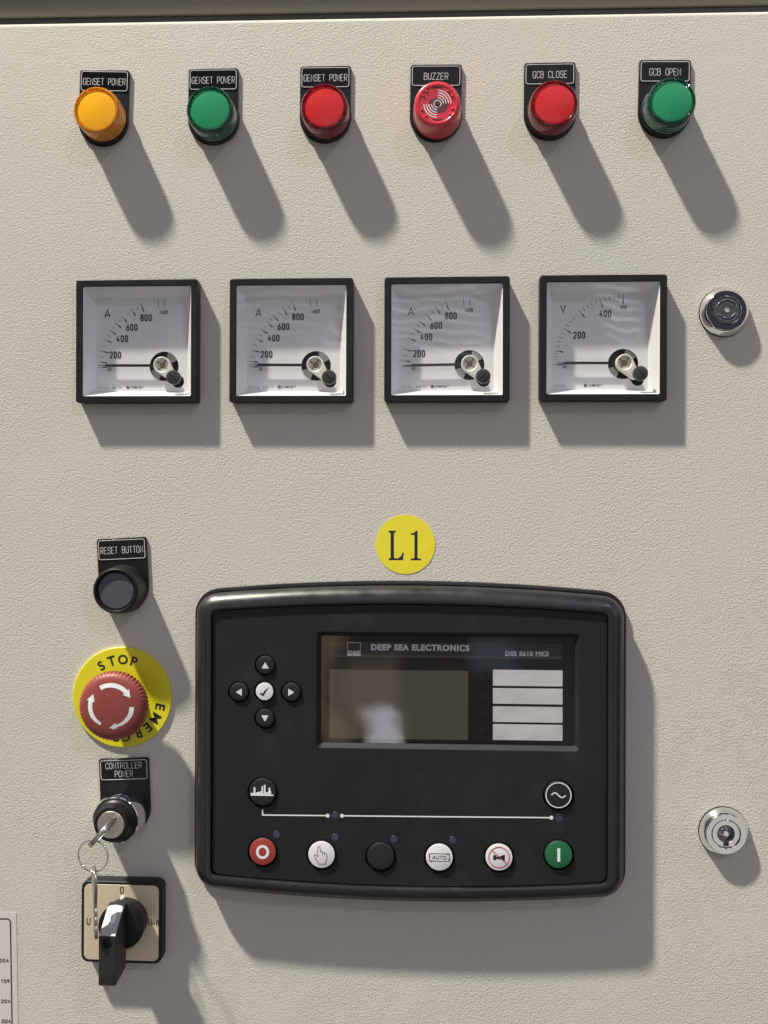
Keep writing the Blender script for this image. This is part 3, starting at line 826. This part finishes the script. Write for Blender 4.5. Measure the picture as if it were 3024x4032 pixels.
def key_shape():
    pts = []
    for i in range(30):
        a = R(-62 + 304 * i / 29); pts.append((9.6 * math.cos(a), 12.5 + 9.0 * math.sin(a)))
    pts += [(-3.6, 1.2), (-3.6, -.2), (3.6, -.2), (3.6, 1.2)]
    return pts
km = join(fill2d([key_shape(), circ(-5.4, 16.5, 2.3, 16)[::-1]], -1.25, 1.25, .4), fill2d([[(-3.0, -3), (3.0, -3), (3.0, .5), (-3.0, .5)]], -.6, .6))
single('key', km, 'steel', frame_matrix(fp.x, fp.y, 25, ex, ey, ez), 'steel key pushed into the key switch, seen edge on', 'key', 'two keys on the ring')
RH = 41
rc = U(367, 3369, RH)
ring_path = [(8.6 * math.cos(2 * math.pi * i / 48), 8.6 * math.sin(2 * math.pi * i / 48), 1.2 * math.cos(2 * math.pi * i / 48)) for i in range(48)]
ring2 = [(8.6 * math.cos(2 * math.pi * i / 48), 8.6 * math.sin(2 * math.pi * i / 48), 1.2 * math.cos(2 * math.pi * i / 48) + .7) for i in range(48)]
single('key_ring', join(tube(ring_path, .36), tube(ring2, .36)), 'chrome', place(rc.x, rc.y, RH), 'thin split key ring hanging from the key in the switch', 'key ring')
# hanging key
hk = U(371, 3425, RH)
a = R(64)
ex = Vector((math.cos(a), 0, math.sin(a))); ey = Vector((.035, -1, 0)).normalized(); ez = ex.cross(ey).normalized()
bow = []
for i in range(30):
    q_ = R(-62 - 0 + 304 * i / 29); bow.append((8.2 * math.cos(q_), -(-7.5 + 0) - 8.2 * math.sin(q_)))
bow = [(8.5 * math.cos(R(118 + 304 * i / 29)), 6.8 - 7.6 * math.sin(R(118 + 304 * i / 29) + math.pi) * 1.0) for i in range(30)]
outline = [(-4.0, 13.5), (-8.2, 10), (-8.6, 5), (-7, .5), (-3, -1.2), (3, -1.2), (7, .5), (8.6, 5), (8.2, 10), (4.0, 13.5), (3.6, 16), (3.0, 17)]
bits = [(3.0, 19), (1.6, 20.3), (3.0, 22), (3.0, 23.6), (1.5, 25), (2.8, 26.6), (2.8, 28.5), (1.3, 30), (2.6, 31.5), (2.6, 34), (1.2, 37.4), (-1.0, 37.9), (-3.0, 36), (-3.0, 17)]
outline = [(x * .78 if abs(x) > 4.1 else x, y) for x, y in outline]
hm = fill2d([outline + bits + [(-3.6, 16)], circ(0, 2.2, 2.1, 16)[::-1]], -.9, .9, .3)
single('key', hm, 'steel', frame_matrix(hk.x, hk.y, RH, ex, ey, ez), 'steel key dangling from the ring in front of the rotary switch', 'key', 'two keys on the ring')

# ------------------------------------------------------------------ rotary switch
p = U(478, 3632, 9)
t = thing('rotary_switch', 'black rotary selector switch with champagne square plate, bottom left below the keys', 'switch', place(p.x, p.y, 0, R(-.2)))
part('base_frame', fill2d([rrect(0, 0, 47.4, 47.2, 4.4, 8)], .05, 9.0, .7), 'black', t)
fpz = part('front_plate', fill2d([rrect(0, 0, 43.8, 43.6, 3.2, 8)], 8.95, 9.25, .1), 'gold', t)
def loc(px, py, h): v = U(px, py, h) - p; return v.x, v.y
for s_, px_, py_, h_, w_, k_, dyy in (('0', 479.6, 3506, 4.2, 2.3, .55, 0), ('U', 591.5, 3628, 4.3, 2.1, .5, 0), ('AB', 612.5, 3632, 3.1, 3.9, .42, -.1), ('U', 348.5, 3628, 4.3, 2.3, .55, 0)):
    mb = MB(); x, y = loc(px_, py_, 9.3); stroke(mb, s_, x, y + dyy, h_, w_, k_, 9.3)
    part('lettering', mb.mesh(), 'ink', fpz)
kx, ky = loc(474, 3651, 21)
part('knob', lathe([(12.3, 9.3), (12.3, 11.5), (12.4, 13), (13.1, 19.8), (12.8, 20.8), (12.1, 21.2), (0, 21.2)], 72, kx, ky), 'black', t)
x, y = loc(479, 3538, 12)
part('pointer_bead', lathe([(1.5, 9.2), (1.5, 11), (1.2, 11.8), (.7, 12.2), (0, 12.3)], 20, x, y - .6), 'alu', t)
H2 = 39.5
c0 = loc(462, 3560, 23); c1 = loc(422, 3688, H2); c2_ = loc(422, 3882, H2); c3 = loc(500, 3820, 21)
hx = (c1[0] + c2_[0]) / 2
prof = [(c0[1] + .5, 21.0), (c0[1], 24.5), (c1[1], H2), (c2_[1], H2), (c3[1] + 2.0, 21.4), (ky - 12.5, 21.2)]
def prism(prof, x0, x1, bevel):
    mb = MB(); n = len(prof)
    mb.v += [(x0, y, z) for y, z in prof] + [(x1, y, z) for y, z in prof]
    mb.f.append(tuple(range(n))); mb.f.append(tuple(range(n, 2 * n))[::-1])
    for i in range(n): mb.f.append((i, n + i, n + (i + 1) % n, (i + 1) % n))
    me = mb.mesh(bevel=bevel)
    b2 = bmesh.new(); b2.from_mesh(me); bmesh.ops.recalc_face_normals(b2, faces=b2.faces); b2.to_mesh(me); b2.free()
    return finish(me, True, 35)
hand = part('handle', prism(prof, hx - 4.8, hx + 4.8, .5), 'handle', t)
dy_, dz_ = c1[1] - c0[1], H2 - 24.5; L_ = math.hypot(dy_, dz_); ny_, nz_ = -dz_ / L_ * -1, 0
nrm = Vector((0, dz_ / L_, -dy_ / L_)) if -dy_ > 0 else Vector((0, -dz_ / L_, dy_ / L_))
def slope(u, x, o): return (x, c0[1] + dy_ * u + nrm.y * o, 24.5 + dz_ * u + nrm.z * o)
mb = MB(); o = 0
for off in (.02, .5):
    mb.v += [slope(.03, hx - 3.2, off), slope(.0, hx, off), slope(.03, hx + 3.2, off), slope(.1, hx + 4.4, off), slope(.99, hx + 4.4, off), slope(.99, hx - 4.4, off), slope(.1, hx - 4.4, off)]
mb.f += [tuple(range(7, 14))[::-1], tuple(range(7))] + [(i, (i + 1) % 7, 7 + (i + 1) % 7, 7 + i) for i in range(7)]
pl = part('pale_cover', mb.mesh(), 'alu', hand)
mb = MB(); mb.poly([slope(.14, hx + .1, .56), slope(.14, hx + 2.0, .56), slope(.6, hx + 1.7, .56), slope(.6, hx - .3, .56)])
part('pointer_stripe', mb.mesh(), 'white', hand)
x, y = loc(422, 3715, H2)
part('screw_hole', lathe([(2.9, H2 + .03), (2.7, H2 + .05), (0, H2 + .05)], 28, hx, y), 'hole', hand)
part('screw', lathe([(1.6, H2 + .06), (1.2, H2 + .2), (0, H2 + .22)], 20, hx + .7, y + .7), 'black', hand)

# ------------------------------------------------------------------ controller
FH = 13.2                      # height of the keypad film
L0, R0 = U(769, 2900, 1.5), U(2463, 2900, 1.5)
T0, B0 = U(1543, 2286, 1.5), U(1640, 3563, 8)
cx, cy = (L0.x + R0.x) / 2, (T0.y + B0.y) / 2
CW, CH = (R0.x - L0.x) / 2, (T0.y - B0.y) / 2
fl = U(853, 3000, FH); fr_ = U(2384, 3000, FH)
t = thing('generator_controller', 'large black controller with display, round keys and curved bezel', 'controller', place(cx, cy))
C0 = Vector((cx, cy))
def cl(px, py, h=FH): v = U(px, py, h) - C0; return v.x, v.y
def arcrect(Wd, Hd, sag, r, n=40, nc=10):
    """rectangle with bowed top and bottom and round corners; constant point count"""
    w, h = Wd - r, Hd - r; pts = []
    def ty(x): return h - sag * (x / w) ** 2
    def tn(x): g = 2 * sag * x / w ** 2; v = Vector((g, 1)); return v.normalized()
    yc = ty(w)
    for i in range(n + 1):                       # top, right to left
        x = w - 2 * w * i / n; nn = tn(x); pts.append((x + nn.x * r, ty(x) + nn.y * r))
    a0 = math.atan2(tn(-w).y, tn(-w).x); a1 = math.pi
    for i in range(1, nc): a = a0 + (a1 - a0) * i / nc; pts.append((-w + r * math.cos(a), yc + r * math.sin(a)))
    for i in range(13): pts.append((-w - r, yc - 2 * yc * i / 12))
    a2 = 2 * math.pi - a0
    for i in range(1, nc): a = math.pi + (a2 - math.pi) * i / nc; pts.append((-w + r * math.cos(a), -yc + r * math.sin(a)))
    for i in range(n + 1):
        x = -w + 2 * w * i / n; nn = tn(x); pts.append((x + nn.x * r, -ty(x) - nn.y * r))
    a3 = -math.atan2(tn(w).y, tn(w).x)
    for i in range(1, nc): a = a3 + (0 - a3) * i / nc; pts.append((w + r * math.cos(a), -yc + r * math.sin(a)))
    for i in range(13): pts.append((w + r, -yc + 2 * yc * i / 12))
    a4 = -a3
    for i in range(1, nc): a = 0 + a4 * i / nc; pts.append((w + r * math.cos(a), yc + r * math.sin(a)))
    return pts
SAG = 5.0
def ringloop(inset, rad=15.0): return arcrect(CW - inset, CH - inset, SAG * (1 - inset / 90), max(2.5, rad - inset * .92))
def bezel_mesh(prof):
    mb = MB(); prev = None
    for ins, h in prof:
        o = len(mb.v); lp = ringloop(ins); mb.v += [(x, y, h) for x, y in lp]; n = len(lp)
        if prev is not None:
            for i in range(n): mb.f.append((prev + i, prev + (i + 1) % n, o + (i + 1) % n, o + i))
        prev = o
    return mb.mesh(True, angle=40)
part('gasket_flange', bezel_mesh([(0, .05), (0, 2.4), (.3, 2.9), (.9, 3.05), (2.0, 3.05), (2.3, 2.6), (2.9, 2.4)]), 'bezel', t)
part('bezel', bezel_mesh([(2.5, 2.0), (2.5, 8.2), (2.75, 9.8), (3.4, 11.2), (4.4, 12.5), (5.7, 13.6), (7.2, 14.5), (8.9, 14.9), (10.5, 15.1), (11.5, 15.0), (12.1, 14.6), (12.35, 13.6), (12.4, 11.0), (14, 10.9)]), 'bezel', t)
NAV = [('up', 1044, 2619.7), ('left', 940, 2725.3), ('tick', 1041.7, 2723), ('right', 1147, 2725.8), ('down', 1043, 2829)]
BIG = [('plant', 1034, 3120), ('wave', 2199, 3131), ('stop', 1034, 3354.5), ('hand', 1266, 3366), ('blank', 1499, 3373.5), ('auto', 1730, 3376), ('mute', 1965, 3376), ('start', 2200, 3366.5)]
sx0, sy0 = cl(1263, 2505); sx1, sy1 = cl(2264, 2941)
scx, scy, sw, sh = (sx0 + sx1) / 2, (sy0 + sy1) / 2, sx1 - sx0, sy0 - sy1
face = arcrect(CW - 12.9, CH - 12.9, SAG * .86, 4.2)
loops = [face, rrect(scx, scy, sw + 4.5, sh + 5.0, 2.5, 6)[::-1]]
BT = FH + 1.2
for _, x, y in NAV: loops.append(circ(*cl(x, y), 6.15, 32)[::-1])
for _, x, y in BIG: loops.append(circ(*cl(x, y), 8.75, 40)[::-1])
part('faceplate', fill2d(loops, FH - 1.2, FH, .12), 'faceplate', t)
part('key_bed', fill2d([arcrect(CW - 13.2, CH - 13.2, SAG * .86, 4.0), rrect(scx, scy, sw + 4, sh + 4, 2.5, 6)[::-1]], FH - 2.3, FH - 1.9), 'hole', t)
# sunken frame round the display
mb = MB()
a = [(x, y, FH - .05) for x, y in rrect(scx, scy, sw + 5.6, sh + 6.0, 2.8, 6)]; a = [(x, y, FH + .03) for x, y, _ in a]
b = [(x, y, FH - 2.2) for x, y in rrect(scx, scy, sw + .2, sh + .2, 1.3, 6)]
c_ = [(x, y, FH - 3.2) for x, y in rrect(scx, scy, sw, sh, 1.2, 6)]
mb.quadstrip(a, b, True); mb.quadstrip(b, c_, True)
part('window_surround', mb.mesh(True, angle=25), 'faceplate', t)
DZ = FH - 4.0
disp = part('display', fill2d([rrect(scx, scy, sw + .4, sh + .4, 1.2)], DZ - .5, DZ), 'backing', t)
def box_px(x0, y0, x1, y1, z, r=.2):
    a = cl(x0, y0, z); b = cl(x1, y1, z); return rrect((a[0] + b[0]) / 2, (a[1] + b[1]) / 2, b[0] - a[0], a[1] - b[1], r, 2)
part('lcd_panel', fill2d([box_px(1298, 2636, 1843, 2914, DZ + .05)], DZ, DZ + .08), 'lcd', disp)
part('header_strip', fill2d([box_px(1296, 2526, 2215, 2596, DZ + .05)], DZ, DZ + .08), 'header', disp)
for y0, y1 in ((2637, 2703), (2709, 2774), (2781, 2846), (2851, 2917)):
    part('insert_card', fill2d([box_px(1941, y0, 2215, y1, DZ + .1)], DZ, DZ + .15), 'card', disp)
z = DZ + .13
mb = MB()
g = box_px(1368, 2530, 1419, 2581, z, .05); mb.line(g, .28, z, True)
x0, y0 = cl(1461, 2548, z); x1, _ = cl(1849, 2548, z)
ms = [mb.mesh(), font('DEEP SEA ELECTRONICS', x0, y0, 3.7, x1 - x0, .28, z, 'LEFT', 1.12)]
x2, y2 = cl(1990, 2573, z); x3, _ = cl(2160, 2573, z)
ms.append(font('DSE 8610 MKII', x2, y2, 2.9, x3 - x2, .18, z, 'LEFT', 1.1))
x4, y4 = cl(1370.5, 2570, z); x5, _ = cl(1417, 2570, z)
ms.append(font('DSE', x4, y4, 2.5, x5 - x4, .2, z, 'LEFT', 1.1))
for nm_, me_ in zip(('logo_frame', 'maker_name', 'type_name', 'logo_letters'), ms): part(nm_, me_, 'grey', disp)
for y in (2672, 2742, 2809, 2876):
    x, y_ = cl(1903, y, z); part('alarm_lamp', lathe([(1.6, DZ + .05), (1.6, DZ + .2), (0, DZ + .3)], 20, x, y_), 'alarm', disp)
part('window', fill2d([rrect(scx, scy, sw, sh, 1.2)], FH - 2.6), 'screen_glass', t)

def key_mesh(r):
    return lathe([(r, FH - 2), (r, FH + .5), (r - .25, FH + 1.05), (r - .8, FH + 1.3), (r - 1.6, FH + 1.4), (0, FH + 1.5)], 48)
small = key_mesh(5.35); big = key_mesh(7.85)
KZ = FH + 1.52
def key(nm, px, py, r, me):
    x, y = cl(px, py, KZ)
    o = bpy.data.objects.new('key_button', me); COL.objects.link(o); o.parent = t; o.location = (x / 1000, y / 1000, 0)
    return o
def cap_print(o, me, m): return part('symbol', me, m, o)
small.materials.append(M['key_black']); big.materials.append(M['key_black']); small.name = 'key_small'; big.name = 'key_large'
def coloured(me, m):
    c = me.copy(); c.materials.clear(); c.materials.append(M[m]); return c
def topdisc(r, z): mb = MB(); mb.disc(0, 0, r, z, 48); return mb.mesh()
for nm, px, py in NAV:
    o = key(nm, px, py, 5.35, small)
    mb = MB()
    if nm == 'tick':
        o['label'] = 'white key with black tick'
        part('key_top', lathe([(5.0, FH + 1.25), (4.85, FH + 1.5), (4.4, FH + 1.56), (0, FH + 1.62)], 48), 'key_white', o)
        k1 = lambda x, y: ((x - 795) * .0355, (810 - y) * .0355)
        mb.flat([k1(*q_) for q_ in ((715, 850), (735, 825), (765, 842), (800, 790), (866, 738), (820, 810), (775, 885))], KZ + .12)
        part('symbol', mb.mesh(), 'ink', o)
        continue
    o['label'] = 'black key with white arrow pointing ' + nm
    tri = [(-2.05, -1.75), (2.05, -1.75), (0, 1.75)]
    a = {'up': 0, 'left': 90, 'down': 180, 'right': 270}[nm]
    mb.flat([(x * math.cos(R(a)) - y * math.sin(R(a)), x * math.sin(R(a)) + y * math.cos(R(a))) for x, y in tri], KZ)
    part('symbol', mb.mesh(), 'key_white', o)
for nm, px, py in BIG:
    o = key(nm, px, py, 7.85, big)
    mb = MB(); zt = KZ + .1
    if nm in ('stop', 'hand', 'auto', 'mute', 'start'):
        cm = {'stop': 'key_red', 'start': 'key_green'}.get(nm, 'key_white')
        part('key_top', lathe([(7.55, FH + 1.15), (7.4, FH + 1.42), (6.9, FH + 1.53), (0, FH + 1.62)], 56), cm, o)
        zt = KZ + .14
    if nm == 'stop':
        o['label'] = 'red stop key with white O'
        mb.line([(3.0 * math.cos(2 * math.pi * i / 40), 3.25 * math.sin(2 * math.pi * i / 40)) for i in range(40)], 1.5, zt, True)
        part('symbol', mb.mesh(), 'white', o)
    elif nm == 'start':
        o['label'] = 'green start key with white I'
        mb.line([(0, -3.8), (0, 3.8)], 1.65, zt); part('symbol', mb.mesh(), 'white', o)
    elif nm == 'hand':
        o['label'] = 'white manual key with pointing hand'
        hp_ = [(843, 790), (852, 793), (855, 803), (857, 838), (865, 833), (872, 838), (874, 850), (882, 840), (892, 843), (893, 858), (903, 850), (915, 855), (919, 870), (918, 912), (906, 935), (906, 954), (840, 954), (838, 938), (812, 905), (802, 876), (805, 866), (815, 866), (828, 884), (834, 880), (832, 845), (833, 803), (836, 793)]
        mb.line([((x - 868) * .0605, (868 - y) * .0605) for x, y in hp_], .27, zt, True)
        for xx, ya, yb_ in ((874, 850, 868), (893, 856, 872)): mb.line([((xx - 868) * .0605, (868 - ya) * .0605), ((xx - 868) * .0605, (868 - yb_) * .0605)], .27, zt)
        part('symbol', mb.mesh(), 'ink', o)
    elif nm == 'auto':
        o['label'] = 'white key reading AUTO'
        w, h = 5.55, 2.1
        mb.line([(-w, -h), (w, -h), (w, h), (-w, h)], .3, zt, True)
        for x, y, a in ((5.2, 2.1, 0), (-5.2, -2.1, 180), (5.55, -1.3, 270), (-5.55, 1.3, 90)):
            tr_ = [(-.7, -.6), (.4, 0), (-.7, .6)]
            mb.flat([(x + u * math.cos(R(a)) - v * math.sin(R(a)), y + u * math.sin(R(a)) + v * math.cos(R(a))) for u, v in tr_], zt)
        part('symbol', join(mb.mesh(), font('AUTO', 0, 0, 2.15, 8.1, .03, zt)), 'ink', o)
    elif nm == 'mute':
        o['label'] = 'white key with crossed-out horn in a red ring'
        mb.line(circ(0, 0, 5.75, 48), .45, zt, True); mb.line([(-4.05, 4.05), (4.6, -3.7)], .45, zt + .06)
        part('symbol', mb.mesh(), 'redink', o)
        mb = MB()
        mb.flat([(-3.3, -1.5), (-1.7, -1.5), (-1.7, 1.3), (-3.3, 1.3)], zt); mb.flat([(-1.6, -.9), (.2, -.9), (3.2, -1.9), (3.2, 1.8), (.2, .5), (-1.6, .5)], zt)
        part('horn_symbol', mb.mesh(), 'ink', o)
    elif nm == 'wave':
        o['label'] = 'black key with white ring and wave'
        mb.line(circ(0, 0, 6.95, 56), .55, zt, True)
        mb.line([(-4.0 + 8 * i / 24, 1.25 * math.sin(2 * math.pi * i / 24) * 1.0) for i in range(25)], .65, zt)
        part('symbol', mb.mesh(), 'white', o)
    elif nm == 'plant':
        o['label'] = 'black key with white factory skyline'
        f_ = lambda x, y: ((x - 318) * .0605, (285 - y) * .0605)
        mb.flat([f_(205, 317), f_(420, 317), f_(420, 304), f_(205, 290)], zt)
        for x0_, x1_, y0_, y1_ in ((233, 250, 237, 292), (308, 324, 227, 300), (331, 346, 213, 300), (375, 391, 240, 300)):
            mb.flat([f_(x0_, y1_), f_(x1_, y1_), f_(x1_, y0_), f_(x0_, y0_)], zt)
        mb.flat([f_(250, 294), f_(308, 294), f_(308, 272), f_(258, 287)], zt); mb.flat([f_(346, 296), f_(400, 298), f_(398, 268), f_(346, 285)], zt)
        part('symbol', mb.mesh(), 'white', o)
    else: o['label'] = 'plain black key'
mb = MB()
pt = lambda x, y: cl(x, y, FH)
mb.line([pt(1034, 3186), pt(1034, 3209), pt(1290, 3211.5)], .72, FH + .02); mb.disc(*pt(1290, 3211.5), 1.1, FH + .02)
mb.line([pt(1346.5, 3212), pt(1760, 3216), pt(2171, 3219.5)], .72, FH + .02); mb.disc(*pt(1346.5, 3212), 1.1, FH + .02); mb.disc(*pt(2171, 3219.5), 1.1, FH + .02)
part('single_line_diagram', mb.mesh(), 'white', t)
lm = lathe([(2.05, FH + .01), (2.0, FH + .06), (0, FH + .08)], 24); lm.materials.append(M['led']); lm.name = 'status_lamp'
for x, y in ((1089, 3286), (1319, 3297.5), (1550.7, 3304), (1782, 3307.6), (1320, 3210), (2200, 3220)):
    a, b = pt(x, y); o = bpy.data.objects.new('status_lamp', lm); COL.objects.link(o); o.parent = t; o.location = (a / 1000, b / 1000, 0)

# ------------------------------------------------------------------ rating label at the left edge
a = U(64, 3592, .2); b = U(71, 4032, .2); rt = math.atan2(b.x - a.x, a.y - b.y)
t = thing('rating_label', 'off-white rating label cut off by the left edge of the photo', 'label', place(a.x, a.y, 0, rt))
part('foil', fill2d([rrect(-40, -60, 80, 120, .3, 2)], .02, .2), 'paper', t)
mb = MB()
mb.line(rrect(-40.2, -60, 73.2, 112, 2.2, 6), .8, .22, True)
sc_ = 1 / 6.79
for s_, py, w in (('00A', 3787, 5.6), ('109', 3869, 5.4), ('20V', 3950, 5.6), ('00A', 4030, 5.6)):
    x = (34 + (py - 3787) * .016 - 64) * sc_ ; y = -(py - 3592) * sc_
    stroke(mb, s_, x - w / 2 - .6 + .2, y, 2.3, w, .5, .22, .82)
part('lettering', mb.mesh(), 'ink', t)
